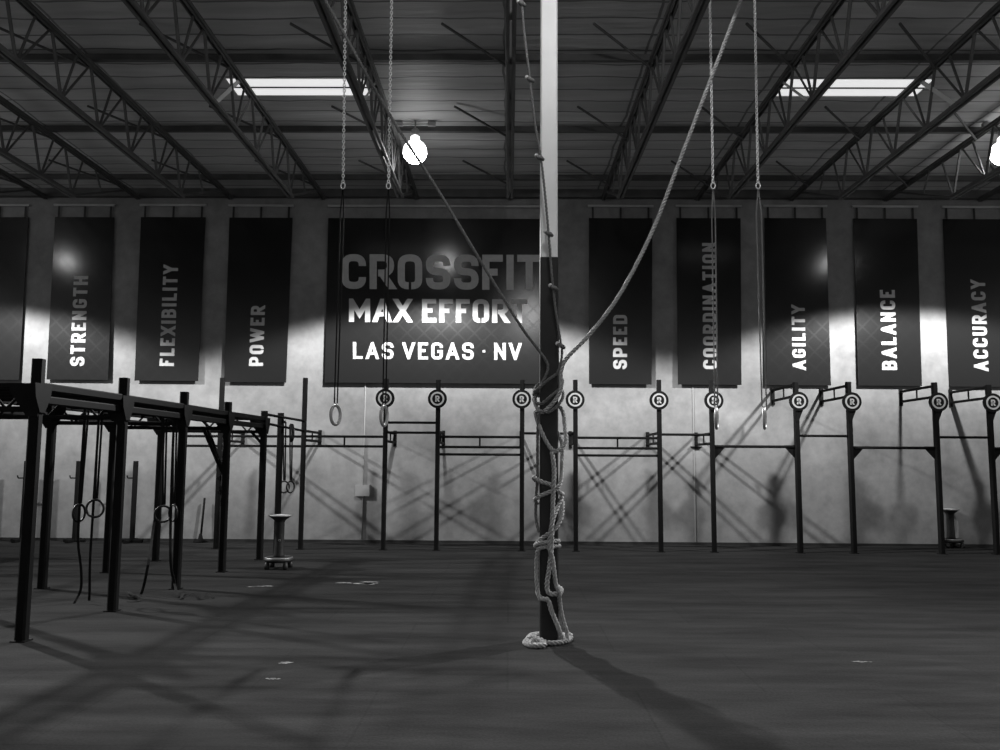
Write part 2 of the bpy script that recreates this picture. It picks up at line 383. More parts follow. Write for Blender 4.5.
def text_quads(txt, t, gap, stencil, ws=1):
    """list of (quads) in text space: x along, y 0..1 cap height; returns quads, total width"""
    x = 0; quads = []
    for ch in txt:
        if ch == ' ': x += .30; continue
        if ch == '·': quads.append([(x, .43), (x+.14, .43), (x+.14, .57), (x, .57)]); x += .14+gap; continue
        w = WID.get(ch, .56)*ws if ch != 'I' else t
        for si, pl in enumerate(glyph(ch, w, stencil)):
            pts = []
            for p in pl: pts.append((x+t/2+p[0]*(w-t) if ch != 'I' else x+t/2, t/2+p[1]*(1-t)) + ((p[2],) if len(p) > 2 else ()))
            # ends run to the cap line on verticals, diagonals run past and get clipped
            pts = rnd(pts); pts = [p for i, p in enumerate(pts) if i == 0 or (Vector(p)-Vector(pts[i-1])).length > 1e-4]; N = len(pts); L = []; R = []
            def ext(a, b2):
                d = Vector(a)-Vector(b2); d.normalize(); return d
            endv = list(pts)
            for e, o_ in ((0, 1), (-1, -2)):
                d = ext(pts[e], pts[o_]); y = pts[e][1]
                if (abs(y-t/2) < 1e-6 or abs(y-1+t/2) < 1e-6) and abs(d.y) > .3: k = t/2/abs(d.y)+ (t*.6 if abs(d.x) > .1 else 0)
                elif abs(d.y) < .1 and (abs(pts[e][0]-x-t/2) < 1e-6 or abs(pts[e][0]-x-w+t/2) < 1e-6): k = t/2
                else: k = 0
                endv[e] = (pts[e][0]+d.x*k, pts[e][1]+d.y*k)
            pts = [Vector(p) for p in endv]
            for i in range(N):
                d1 = (pts[i]-pts[i-1]).normalized() if i else None
                d2 = (pts[i+1]-pts[i]).normalized() if i < N-1 else None
                if d1 is None: d1 = d2
                if d2 is None: d2 = d1
                n1 = Vector((-d1.y, d1.x)); n2 = Vector((-d2.y, d2.x)); m_ = (n1+n2)
                if m_.length < 1e-3: m_ = n1
                m_.normalize(); k = min(1/max(m_.dot(n1), .12), 4.5)*t/2
                L.append(pts[i]+m_*k); R.append(pts[i]-m_*k)
            for i in range(N-1):
                q = [L[i], L[i+1], R[i+1], R[i]]
                q = clip_y(q)
                if len(q) > 2: quads.append(Quad([tuple(p) for p in q], si))
        x += w+gap
    return quads, x-gap
def clip_y(q):
    for lim, s in ((0, 1), (1, -1)):
        out = []
        for i in range(len(q)):
            a, b2 = q[i-1], q[i]; ia, ib = (a[1]-lim)*s >= -1e-9, (b2[1]-lim)*s >= -1e-9
            if ia != ib:
                t = (lim-a[1])/(b2[1]-a[1]); out.append(Vector((a[0]+(b2[0]-a[0])*t, lim)))
            if ib: out.append(Vector(b2))
        q = out
    return q
def area2(q): return sum(q[i-1][0]*q[i][1]-q[i][0]*q[i-1][1] for i in range(len(q)))
def lettering(txt, mapf, t, gap, stencil, parent, ws=1, depth=.004, name='lettering'):
    quads, W = text_quads(txt, t, gap, stencil, ws); mb = MB()
    for q in quads:
        if abs(area2(q)) < 1e-7: continue
        mb.prism([mapf(a/W, b2) for a, b2 in q], (0, -depth-.0012*getattr(q, 'lay', 0), 0))
    return mb.build(name, m_letter, parent)

# ------------------------------------------------------------------ banners
YB = YW-.045
def bil(c, u, v):
    tl, tr, bl, br = c; return (bl*(1-u)+br*u)*(1-v)+(tl*(1-u)+tr*u)*v
def banner(tlx, trx, blx, brx, ty, by, label, txt=None, tx=None, ty2=None, t=.19, cat='banner', bulge=.005, name='wall_banner'):
    # pixel corners measured in the photograph, placed on the banner plane
    c = (P(tlx, ty, YB), P(trx, ty+.3, YB), P(blx, by, YB-.03), P(brx, by+.5, YB-.03))
    r = thing(name, ((c[2]+c[3])/2), label, cat, 'black word banners along the back wall')
    nu, nv = 8, 14; vs = []; fs = []
    def S_(u, v, o): p = bil(c, u, v); return p+Vector((0, o-bulge*math.sin(PI*u)*math.sin(PI*v), 0))
    for o in (0, .012):
        for j in range(nv+1):
            for i in range(nu+1): vs.append(S_(i/nu, j/nv, o))
    k = (nu+1)*(nv+1)
    for j in range(nv):
        for i in range(nu):
            a = j*(nu+1)+i; fs += [(a, a+1, a+nu+2, a+nu+1), (k+a, k+a+nu+1, k+a+nu+2, k+a+1)]
    for i in range(nu): fs += [(i, k+i, k+i+1, i+1), (nv*(nu+1)+i, nv*(nu+1)+i+1, k+nv*(nu+1)+i+1, k+nv*(nu+1)+i)]
    for j in range(nv): a = j*(nu+1); fs += [(a, a+nu+1, k+a+nu+1, k+a), (a+nu, k+a+nu, k+a+2*nu+1, a+2*nu+1)]
    MB().add(vs, fs).build('sheet', m_banner, r)
    p0, p1 = P(tlx-1, ty-12, YB), P(trx+1, ty-11.7, YB)
    mb = MB().bar(p0, p1, .04, .045); mb.build('rail', m_rail, r)
    for q in (.06, .5, .94): a = c[0].lerp(c[1], q); MB().box((a.x-.02, a.y+.001, a.z-.01), (a.x+.02, a.y+.007, p0.z)).build('hanging_tab', m_blackpad, r)
    for q in (.12, .88): a = p0.lerp(p1, q); MB().bar(a, (a.x, YW+.003, a.z), .03).build('bracket', m_black, r)
    return r, c, S_
def vtext(bn, txt, px_top, px_base, ybot, ytop, dx=0, t=.2, gap=.17):
    r, c, S_ = bn
    # cap tops at px_top, baseline at px_base (reads upwards)
    h = c[0].z-c[2].z
    def uv(px, py):
        p = P(px, py, YB); v = (p.z-c[2].z)/h; p = P(px, py, YB-.03*(1-v)); v = (p.z-c[2].z)/h; xl = c[2].x+(c[0].x-c[2].x)*v; xr = c[3].x+(c[1].x-c[3].x)*v
        return (p.x-xl)/(xr-xl), v
    ub, v0 = uv(px_base, ybot); ut, _ = uv(px_top, ybot); _, v1 = uv(px_base, ytop)
    lettering(txt, lambda a, b2: S_(ub+(ut-ub)*b2, v0+(v1-v0)*a, -.001), t, gap, True, r)
banner(-30, 28.5, -40, 18.6, 217, 379.4, 'black banner cut off by the left edge of the picture')
vtext(banner(55, 114, 46.5, 108, 217, 379.5, 'tall black wall banner reading STRENGTH'), 'STRENGTH', 70, 84.5, 366, 276)
vtext(banner(141, 205.5, 134.5, 198, 217, 380.5, 'tall black wall banner reading FLEXIBILITY'), 'FLEXIBILITY', 159.5, 174, 366, 265)
vtext(banner(229.5, 292.5, 224, 286, 217.5, 382, 'tall black wall banner reading POWER'), 'POWER', 249, 263, 366, 306)
vtext(banner(589, 652.4, 589, 651.6, 218, 384, 'tall black wall banner reading SPEED'), 'SPEED', 613, 627, 369, 315)
vtext(banner(676.5, 740.6, 678, 741.5, 218, 384.5, 'tall black wall banner reading COORDINATION'), 'COORDINATION', 703, 717, 369, 243)
vtext(banner(764.4, 826, 766.7, 831, 218, 385, 'tall black wall banner reading AGILITY'), 'AGILITY', 792.5, 806, 370, 305)
vtext(banner(853.4, 917, 858.7, 922, 218.5, 385.5, 'tall black wall banner reading BALANCE'), 'BALANCE', 882, 897, 370, 290)
vtext(banner(943, 1006, 950, 1013, 219, 386.5, 'tall black wall banner reading ACCURACY'), 'ACCURACY', 974, 988.5, 371, 280)
# the large sign
YG = YW-.065
YT = YG-.035
c = (P(328.3, 218, YG), P(556, 219, YG), P(324.6, 382.5, YT), P(556, 384, YT))
sg = thing('wall_sign', (c[2]+c[3])/2, 'large black wall sign with three lines of white capitals behind the column', 'sign')
mb = MB(); mb.prism([c[2], c[3], c[1], c[0]], (0, .05, 0)); mb.build('sign_board', m_banner, sg)
p0, p1 = P(328, 206, YG), P(556, 206.6, YG); MB().bar(p0, p1, .04, .045).build('rail', m_rail, sg)
for q in (.05, .5, .95): a = p0.lerp(p1, q); MB().bar(a, (a.x, YW+.003, a.z), .03).build('bracket', m_black, sg)
for txt, x0, x1, y0, y1, t, gap, st, ws in (('CROSSFIT', 341.5, 541, 289.5, 254.5, .20, .10, True, 1.22), ('MAX EFFORT', 349, 527.5, 322.5, 299, .195, .11, True, 1.12), ('LAS VEGAS · NV', 353, 521.5, 359.5, 342.5, .17, .17, False, 1.1)):
    def PS(px, py):
        p = P(px, py, YG)
        for _ in range(3): p = P(px, py, YT+.035*(p.z-c[2].z)/(c[0].z-c[2].z))
        return p
    a, b2, cc, dd = PS(x0, y0-.6), PS(x1, y0+.6), PS(x0, y1-.4), PS(x1, y1+.4)
    lettering(txt, lambda u, v, a=a, b2=b2, cc=cc, dd=dd: (a*(1-u)+b2*u)*(1-v)+(cc*(1-u)+dd*u)*v, t, gap, st, sg, ws)

# ------------------------------------------------------------------ wall-mounted pull-up rig
def Xp(px, py): return P(px, py, YP).x
def Zp(px, py): return P(px, py, YP).z
rig = thing('wall_pull_up_rig', (Xp(575, 500), YP, 0), 'long black steel pull-up rig anchored to the back wall with round targets', 'pull-up rig')
posts = [(222.6, 378, 0), (305.5, 378, 0), (386.5, 379, 1), (438.5, 380, 1), (522.3, 380, 1), (575.3, 380, 1), (658.7, 380, 1), (711, 380, 1), (795.3, 382.5, 1), (848, 382, 1), (934, 382.5, 1), (988, 385, 1)]
PX = []
for i, (x, ty, tg) in enumerate(posts):
    X = Xp(x, ty); z = Zp(x, ty); PX.append(X)
    w = .08 if i < 8 else .09
    mb = MB().bar((X, YP, .0), (X, YP, z), w); mb.box((X-.065, YP-.065, 0), (X+.065, YP+.065, .01))
    mb.build('upright', m_black, rig)
    if tg:
        tz = Zp(x, {2: 398.5, 3: 399, 4: 399.3, 5: 400, 6: 400.5, 7: 400.8, 8: 401.5, 9: 402, 10: 402.3, 11: 403}[i])
        Xt = X+(.03 if i >= 7 else -.01); Yt = YP-w/2-.015; Rr = .17
        mb = MB(); N = 36
        mb.prism([(Xt+Rr*math.cos(2*PI*k/N), Yt+.015, tz+Rr*math.sin(2*PI*k/N)) for k in range(N)], (0, -.03, 0))
        tp = mb.build('target_plate', m_black, rig)
        e = MB(); y = Yt-.016
        a_, b_ = .094, .124
        for k in range(N):
            t1, t2 = 2*PI*k/N, 2*PI*(k+1)/N
            e.prism([(Xt+a_*math.cos(t1), y, tz+a_*math.sin(t1)), (Xt+b_*math.cos(t1), y, tz+b_*math.sin(t1)), (Xt+b_*math.cos(t2), y, tz+b_*math.sin(t2)), (Xt+a_*math.cos(t2), y, tz+a_*math.sin(t2))], (0, -.004, 0))
        o = e.build('ring', m_letter, tp, origin=None); 
        # R-like emblem
        e = MB(); 
        for q in text_quads('R', .2, 0, False)[0]:
            if abs(area2(q)) > 1e-7: e.prism([(Xt+(p[0]-.28)*.135, y, tz-.055+p[1]*.11) for p in q], (0, -.004, 0))
        e.build('emblem', m_letter, tp)
def hbar(i, j, py, name='crossbar', w=.045):
    a = PX[i]; b2 = PX[j]; za = Zp(posts[i][0], py); 
    return MB().tube([(a, YP, za), (b2, YP, za)], w/2, 8).build(name, m_black, rig, smooth=True)
def xtruss(i, j, py0, py1, ns=1, x0=None):
    a = PX[i] if x0 is None else x0; b2 = PX[j]; z0, z1 = Zp(posts[j][0], py0), Zp(posts[j][0], py1)
    mb = MB().bar((a, YP, z0), (b2, YP, z0), .045); mb.bar((a, YP, z1), (b2, YP, z1), .045)
    for k in range(ns): x = a+(b2-a)*(k+1)/(ns+1); mb.bar((x, YP, z0), (x, YP, z1), .03)
    return mb.build('truss_crossmember', m_black, rig)
xw = P(183, 436, YP).x
xtruss(1, 0, 436.3, 446, 0, xw); xtruss(0, 1, 436.6, 446.3, 1); xtruss(1, 2, 436.8, 446.5, 1)
hbar(2, 3, 422.5); hbar(2, 3, 432.5); xtruss(3, 4, 437.2, 447.4, 1); hbar(3, 4, 454.3); hbar(4, 5, 433.3)
xtruss(5, 6, 438.2, 448.5, 1); hbar(5, 6, 455.3); hbar(6, 7, 434.5); hbar(7, 8, 446.4, w=.05); hbar(8, 9, 435.8); hbar(9, 10, 447.6, w=.05); hbar(10, 11, 437.2)
# next bay runs on beyond the right edge
x2 = PX[11]+(PX[10]-PX[9]); zb = Zp(988, 448.5)
MB().tube([(PX[11], YP, zb), (x2, YP, zb)], .025, 8).build('crossbar', m_black, rig, smooth=True)
MB().bar((x2, YP, 0), (x2, YP, Zp(988, 385)), .1).build('upright', m_black, rig)
def gus(i, py, s, sz=.19):
    X = PX[i]+s*.04; z = Zp(posts[i][0], py)
    MB().prism([(X, YP-.006, z+.02), (X+s*sz, YP-.006, z+.02), (X+s*sz, YP-.006, z-.01), (X, YP-.006, z-sz-.03)], (0, .012, 0)).build('gusset_plate', m_black, rig)
for i, py, s in ((7, 446.4, 1), (8, 446.4, -1), (9, 447.6, 1), (10, 447.6, -1), (11, 448.5, 1)): gus(i, py, s)
for i in (8, 9, 10, 11):
    X = PX[i]; z = Zp(posts[i][0], 414)
    MB().prism([(X-.02, YP-.055, z+.08), (X+.11, YP-.055, z+.08), (X+.02, YP-.055, z-.14), (X-.02, YP-.055, z-.14)], (0, .01, 0)).build('gusset_plate', m_black, rig)
def arm(i, p0, p1, X=None, ns=1):
    X = PX[i] if X is None else X; px = posts[i][0]; z0, z1 = Zp(px, p0), Zp(px, p1)
    mb = MB().bar((X, YP, z0), (X, YW-.01, z0), .045); mb.bar((X, YP, z1), (X, YW-.01, z1), .045)
    mb.bar((X, (YP+YW)/2, z0), (X, (YP+YW)/2, z1), .025)
    a = mb.build('wall_arm', m_black, rig)
    MB().box((X-.032, YW-.03, z1-.08), (X+.032, YW+.003, z0+.06)).build('anchor_plate', m_black, a)
for i, p0, p1 in ((0, 431, 440.5), (1, 430.8, 440), (2, 431.5, 441), (3, 431.5, 442), (4, 432, 442), (5, 432, 443), (6, 433, 443), (7, 433.5, 443.5), (8, 384.5, 395.8), (9, 385.5, 396.5), (10, 386, 396.8), (11, 386.8, 397.8)): arm(i, p0, p1)
# little shelf plate under the arm by the sixth post
X = PX[7]; z = Zp(711, 448)
MB().box((X-.11, YW-.05, P(697, 447.3, YW).z), (X+.11, YW+.003, P(697, 446.4, YW).z)).build('ledger_plate', m_black, rig)
# ------------------------------------------------------------------ free-standing monkey-bar rig on the left
feet = [(20, 641), (111, 611), (175.5, 589), (222, 572), (260, 559.5)]
tops = [(40.5, 359), (126, 378), (185, 392), (228, 402), (264, 411)]
fp = [G(*q) for q in feet]
tp_ = [P(t[0], t[1], f.y) for t, f in zip(tops, fp)]
# straighten: one line of posts
y0, y4 = fp[0].y, fp[4].y
def rx(y): x0 = (fp[0].x+tp_[0].x)/2; x4 = (fp[4].x+tp_[4].x)/2; return x0+(x4-x0)*(y-y0)/(y4-y0)
RY = [f.y for f in fp]
RX = [(f.x+t.x)/2 for f, t in zip(fp, tp_)]
LF = [None, None, G(41, 588.5), G(105, 572.5), G(155, 561)]
LTx = [None, None, P(54, 405, LF[2].y).x, P(116, 416, LF[3].y).x, P(162, 425, LF[4].y).x]
LX = [RX[0]-1.62, RX[1]-1.62, (LF[2].x+LTx[2])/2, (LF[3].x+LTx[3])/2, (LF[4].x+LTx[4])/2]
LY = [RY[0], RY[1], LF[2].y, LF[3].y, LF[4].y]
RZ = sum(t.z for t in tp_)/5
mk = thing('monkey_bar_rig', (sum(RX)/5-.8, sum(RY)/5, 0), 'freestanding black steel monkey bar rig on the left floor', 'pull-up rig')
Z1, Z2 = RZ-.19, RZ-.40
PW = .095
def post(X, Y, z):
    mb = MB().bar((X, Y, 0), (X, Y, z), PW); mb.box((X-.065, Y-.065, 0), (X+.065, Y+.065, .01)); mb.build('upright', m_black, mk)
for i in range(5): post(RX[i], RY[i], tp_[i].z); post(LX[i], LY[i], (RZ if i > 1 else RZ))
def gtr(a, b2, zz=(Z1, Z2), diag=4, nm='truss_crossmember'):
    mb = MB(); a = Vector(a); b2 = Vector(b2)
    for z in zz: mb.bar((a.x, a.y, z), (b2.x, b2.y, z), .05)
    for k in range(diag):
        p = a.lerp(b2, (k+.15)/diag); q = a.lerp(b2, (k+.5)/diag); r2 = a.lerp(b2, (k+.85)/diag)
        mb.bar((p.x, p.y, zz[0]), (q.x, q.y, zz[1]), .022); mb.bar((q.x, q.y, zz[1]), (r2.x, r2.y, zz[0]), .022)
    mb.build(nm, m_black, mk)
def side(a, b2):
    mb = MB()
    for z in (Z1, Z1-.12): mb.bar((a[0], a[1], z), (b2[0], b2[1], z), .055, .075)
    mb.build('side_beam', m_black, mk)
for i in range(4):
    side((RX[i], RY[i]), (RX[i+1], RY[i+1])); side((LX[i], LY[i]), (LX[i+1], LY[i+1]))
for i in range(5): gtr((RX[i], RY[i], 0), (LX[i], LY[i], 0), diag=3)
nb = 0
for i in range(4):
    for k in range(1, 4):
        t = k/4; a = Vector((RX[i], RY[i], Z1)).lerp(Vector((RX[i+1], RY[i+1], Z1)), t); b2 = Vector((LX[i], LY[i], Z1)).lerp(Vector((LX[i+1], LY[i+1], Z1)), t)
        MB().tube([a, b2], .019, 8).build('monkey_bar', m_black, mk, smooth=True)
for (Xs, Ys) in ((RX, RY), (LX, LY)):
    for i in range(5):
        X, Y = Xs[i], Ys[i]
        k = .06 if Xs is RX else .2
        MB().prism([(X-.23, Y-.055, Z1+.02), (X+k, Y-.055, Z1+.02), (X+k-.006, Y-.055, Z1-.06), (X+.05, Y-.055, Z2-.07), (X-.05, Y-.055, Z2-.07), (X-.21, Y-.055, Z1-.06)], (0, .01, 0)).build('gusset_plate', m_black, mk)
        MB().prism([(X+.05, Y-.14, Z1+.02), (X+.05, Y+.14, Z1+.02), (X+.05, Y+.12, Z1-.10), (X+.05, Y+.04, Z2-.03), (X+.05, Y-.04, Z2-.03), (X+.05, Y-.12, Z1-.10)], (.01, 0, 0)).build('gusset_plate', m_black, mk)
# knee braces by the fourth and fifth post
for dy in (-.05, .12): MB().bar((RX[3]-.33, RY[3]+dy, Z2), (RX[3], RY[3]+dy*.3, Z2-.72), .045).build('knee_brace', m_black, mk)
MB().bar((RX[4]-.22, RY[4], Z2+.02), (RX[4], RY[4], Z2-.22), .04).build('knee_brace', m_black, mk)
# end post and tie bars to the wall rig
YI = 14.2; pI = P(281, 413, YI)
mb = MB().bar((pI.x, YI, 0), (pI.x, YI, pI.z), PW); mb.build('upright', m_black, mk)
pw = Vector((PX[1], YP, P(305.5, 421, YP).z))
MB().tube([(RX[4], RY[4], tp_[4].z-.05), pw], .022, 8).build('tie_bar', m_black, mk, smooth=True)
MB().tube([(RX[4], RY[4], P(264, 423, RY[4]).z), (PX[1], YP, P(305.5, 431, YP).z)], .022, 8).build('tie_bar', m_black, mk, smooth=True)

# ------------------------------------------------------------------ gymnastic rings
def strapm(mb, pts, w, th=.004, ref=(1, 0, 0)):
    pts = [Vector(p) for p in pts]; r0 = Vector(ref)
    for a, b2 in zip(pts, pts[1:]):
        d = (b2-a).normalized(); mb.bar(a, b2+d*.003, w, th, ref=tuple(d.cross(r0)) if d.cross(r0).length > .1 else (0, 1, 0))
def tube_path(mb, pts, w): mb.tube(pts, w, 6)
def gring(c, ang, m, parent, R=.115, r=.016):
    a = Vector((math.sin(ang), -math.cos(ang), 0))
    MB().torus(c, R-r, r, ax=a, N=36, n=10).build('ring', m, parent, smooth=True)
def ceil_ring(px_t, px_m, px_r, pyr, Y, ang, label, strapmat, half=.03):
    top = P(px_t, 0, Y); top.z = ZC-.01; mid = P(px_m, 183, Y); rg = P(px_r, pyr, Y)
    r = thing('gymnastic_ring', (rg.x, Y, rg.z-.115), label, 'gymnastic ring', 'gymnastic rings hung on chains')
    ch = MB(); n_ = int((top.z-mid.z)/.031)
    for k in range(n_):
        p = top.lerp(mid, (k+.5)/n_); ax = (1, .35, 0) if k % 2 else (-.35, 1, 0); a = Vector(ax).normalized(); u = Vector((0, 0, 1))
        ch.torus(p, 0.0125, .0052, ax=a, N=10, n=5, sx=1.6, u=u)
    ch.build('chain', m_chain, r, smooth=True)
    MB().torus(mid-Vector((0, 0, .03)), .022, .006, ax=(0, 1, 0), N=16, n=6, sx=1.5, u=(0, 0, 1)).build('carabiner', m_chain, r, smooth=True)
    st = MB(); rt_ = rg+Vector((0, 0, .1))
    for s in (-1, 1):
        a = mid-Vector((0, 0, .05)); m1 = a.lerp(rt_, .12)+Vector((s*half*.6, 0, 0))
        st.bar(a, m1, .014, .004); st.bar(m1, rt_+Vector((s*half*.5, 0, .02)), .014, .004)
    st.bar(rt_+Vector((-half*.6, 0, .02)), rt_+Vector((half*.6, 0, .02)), .02, .004)
    st.build('strap', strapmat, r)
    gring(rg, ang, m_ring, r)
YR = 8.5
ceil_ring(345, 343, 335.5, 415, YR, 1.28, 'wooden gym ring hanging on the leftmost chain before the large sign', m_strap)
ceil_ring(391.5, 388.5, 384, 416, YR, 1.38, 'wooden gym ring hanging beside the leftmost round target', m_strap)
ceil_ring(710, 713, 716.5, 418.5, YR, 1.25, 'wooden gym ring hanging below the target by the COORDINATION banner', m_greystrap)
ceil_ring(755, 758, 764.5, 418.5, YR, 1.2, 'wooden gym ring hanging between the COORDINATION and AGILITY banners', m_greystrap, .045)
def rig_ring(top, rg, ang, tail, label, wid=.03, group='black gym rings on the monkey bar rig', m=None):
    r = thing('gymnastic_ring', (rg.x, rg.y, rg.z-.115), label, 'gymnastic ring', group)
    st = MB()
    st.bar(top+Vector((-.02, 0, 0)), rg+Vector((-.008, 0, .11)), .025, .004); st.bar(top+Vector((.02, .01, 0)), rg+Vector((.012, .01, .11)), .025, .004)
    st.bar(top+Vector((-.02, 0, 0)), top+Vector((.02, 0, 0)), .03, .05)
    st.build('strap', m_strap, r)
    gring(rg, ang, m_blackring, r, .11, .0135)
    if tail:
        pts = catmull(tail, 6); w = MB(); a0 = None
        ws = wid; vs = []; fs = []
        for i, p in enumerate(pts):
            vs += [p+Vector((-ws/2, 0, .0)), p+Vector((ws/2, 0, 0)), p+Vector((ws/2, .006, .004)), p+Vector((-ws/2, .006, .004))]
            if i:
                k = (i-1)*4; fs += [(k+j, k+4+j, k+4+(j+1) % 4, k+(j+1) % 4) for j in range(4)]
        w.add(vs, fs).build('strap_tail', m_strap, r)
YA = 9.45
rig_ring(P(101, 402, YA), P(95, 508.5, YA), .05, [P(100, 400, YA+.03), P(93, 509, YA+.03), P(90, 560, YA), P(89.5, 590, YA), G(89, 601)+Vector((0, 0, .004))], 'black gym ring seen face-on between the second and third rig posts', .028)
rig_ring(P(87, 402, YA+.1), P(79, 513, YA+.1), 1.35, [P(86, 402, YA+.12), P(80, 500, YA+.12), P(78, 540, YA), P(81, 570, YA-.1), P(80.5, 590, YA-.1), G(74, 604)+Vector((0, 0, .004))], 'black gym ring seen edge-on left of the face-on ring', .028)
YA = 10.3
g1 = G(144, 590); g1.z = .35
rig_ring(P(165, 412, YA), P(163, 514, YA), .55, [P(163, 415, YA+.03), P(157, 500, YA+.02), P(153, 530, YA-.1), P(148, 565, YA-.5), G(141, 596)+Vector((0, -0.0, .02)), G(133, 600)+Vector((0, 0, .03)), G(128, 594)+Vector((0, 0, .03)), G(139, 601)+Vector((0, 0, .01)), G(128, 603)+Vector((0, 0, .01))], 'black gym ring with a strap tail bunched on the floor', .032)
rig_ring(P(175, 412, YA), P(173, 513, YA), -.7, [P(174, 415, YA+.03), P(171, 500, YA+.02), P(170.5, 560, YA-.3), G(174, 594)+Vector((0, 0, .12)), G(178, 598)+Vector((0, 0, .02)), G(184, 594)+Vector((0, 0, .03)), G(181, 600)+Vector((0, 0, .01)), G(192, 599)+Vector((0, 0, .06)), G(200, 600)+Vector((0, 0, .01)), G(206, 597)+Vector((0, 0, .05)), G(213, 599)+Vector((0, 0, .01))], 'black gym ring with a strap tail trailing right across the floor', .032)
YA = 14.35
rig_ring(P(284.5, 422, YA), P(284, 487, YA), .7, None, 'small black gym ring hanging left of its twin above the chalk stand', group='rings above the chalk stand')
rig_ring(P(291, 425, YA), P(290.5, 487, YA), 1.1, None, 'small black gym ring hanging right of its twin above the chalk stand', group='rings above the chalk stand')
cl = MB()
for k in range(4): cl.torus(P(290.5+k*.6, 433, 14.2+k*.02), .1, .009, ax=(1, .3+.1*k, 0), N=24, n=6, sx=1.5, u=(0, 0, 1))
tag(cl.build('coiled_strap', m_strap, smooth=True), 'coiled black strap hung on the tie bar above the chalk stand', 'strap')
ch = MB()
for k in range(16):
    p = P(221.5+2*math.sin(k*.8), 468+k*1.7, RY[3]+.06); ch.torus(p, .025, .007, ax=(1, .3, 0) if k % 2 else (0, 1, .2), N=12, n=5)
tag(ch.build('hanging_chain', m_black, smooth=True), 'dark loop of chain hanging behind the fourth rig post', 'chain')

# ------------------------------------------------------------------ chalk stands
def stand(px, pyb, pyt, label, Y=None):
    g = G(px, pyb); x, y = g.x, g.y; H = P(px, pyt, y).z; s = 1
    r = thing('chalk_stand', (x, y, 0), label, 'chalk stand', 'pedestal chalk stands')
    MB().lathe((x, y, 0), [(0, .10), (.19, .10), (.215, .12), (.215, .145), (.19, .165), (.12, .17), (.075, .17), (0, .17)], 28).build('base', m_blackpad, r, smooth=True)
    MB().torus((x, y, .155), .19, .012, ax=(0, 0, 1), N=32, n=6).build('base_rim', m_rim, r, smooth=True)
    for k in range(4):
        a = PI/4+k*PI/2; q = (x+.19*math.cos(a), y+.19*math.sin(a), 0)
        MB().lathe(q, [(0, 0), (.035, 0), (.04, .04), (.028, .1), (0, .11)], 14).build('foot', m_blackpad, r, smooth=True)
    MB().lathe((x, y, 0), [(0, .16), (.085, .16), (.078, .2), (.068, .35), (.068, H-.1), (.08, H-.07), (.15, H-.015), (.16, H-.008), (0, H-.008)], 28).build('pedestal', m_blackpad, r, smooth=True)
    MB().lathe((x, y, 0), [(0, H-.01), (.165, H-.01), (.172, H), (.165, H+.01), (.15, H+.012), (.14, H-.002), (0, H-.002)], 32).build('bowl_rim', m_rim, r, smooth=True)
    MB().lathe((x, y, 0), [(0, H-.001), (.13, H-.001), (.11, H+.008), (.04, H+.014), (0, H+.015)], 20).build('chalk', m_chalk, r, smooth=True)
    MB().torus((x+.02, y-.07, P(px, 540, y).z), .014, .005, ax=(0, 1, 0), N=14, n=6).build('bolt', m_rim, r, smooth=True)
    return r
stand(278.5, 568.5, 515.5, 'dark pedestal chalk stand with a flared top beside the left rig')
stand(951.5, 547.5, 509.5, 'small dark pedestal chalk stand near the right wall')

# ------------------------------------------------------------------ short stands at the wall
def sq(px, pyt, label):
    g = G(px-2.5, 541); y = YW-.3; p = P(px, pyt, y); X = p.x
    r = thing('squat_stand', (X, y, 0), label, 'squat stand', 'short posts at the back wall')
    MB().bar((X, y, 0), (X, y, p.z), .08).build('upright', m_black, r)
    mb = MB().bar((X-.02, y-.25, .03), (X-.02, y+.25, .03), .07, .06); mb.bar((X-.2, y, .03), (X+.2, y, .03), .07, .06); mb.build('base', m_black, r)
    z = P(px, 478, y).z; h = MB().bar((X-.03, y-.03, z), (X-.12, y-.05, z), .025); h.bar((X-.12, y-.05, z), (X-.13, y-.06, z+.05), .02); h.build('hook', m_black, r)
sq(27, 461, 'short black squat stand behind the nearest rig post'); sq(79, 461, 'short black squat stand left of the face-on ring'); sq(136, 461, 'short black squat stand between the second and third rig posts')
X = P(201, 540, YW-.12).x; Y = YW-.15
r = thing('metal_pole', (X, Y, 0), 'thin black pole on a small foot against the wall', 'pole')
MB().tube([(X, Y, .02), (X+.03, Y+.05, P(201, 498, Y).z)], .022, 8).build('shaft', m_black, r, smooth=True)
MB().lathe((X, Y, 0), [(0, 0), (.13, 0), (.13, .02), (.05, .05), (.025, .16), (0, .16)], 16).build('foot', m_black, r, smooth=True)
# electrical box with conduit
X = P(363.5, 480, YW).x
r = thing('conduit_box', (P(362, 490, YW).x, YW, P(362, 495, YW).z), 'pale electrical box with vertical conduit under the large sign', 'electrical box')
q0, q1 = P(355.5, 496, YW), P(370, 485, YW)
MB().box((q0.x, YW-.06, q0.z), (q1.x, YW+.003, q1.z)).build('box', m_box, r)
MB().tube([(X, YW-.018, .06), (X, YW-.018, P(364, 384, YW).z+.3)], .014, 8).build('conduit', m_conduit, r, smooth=True)

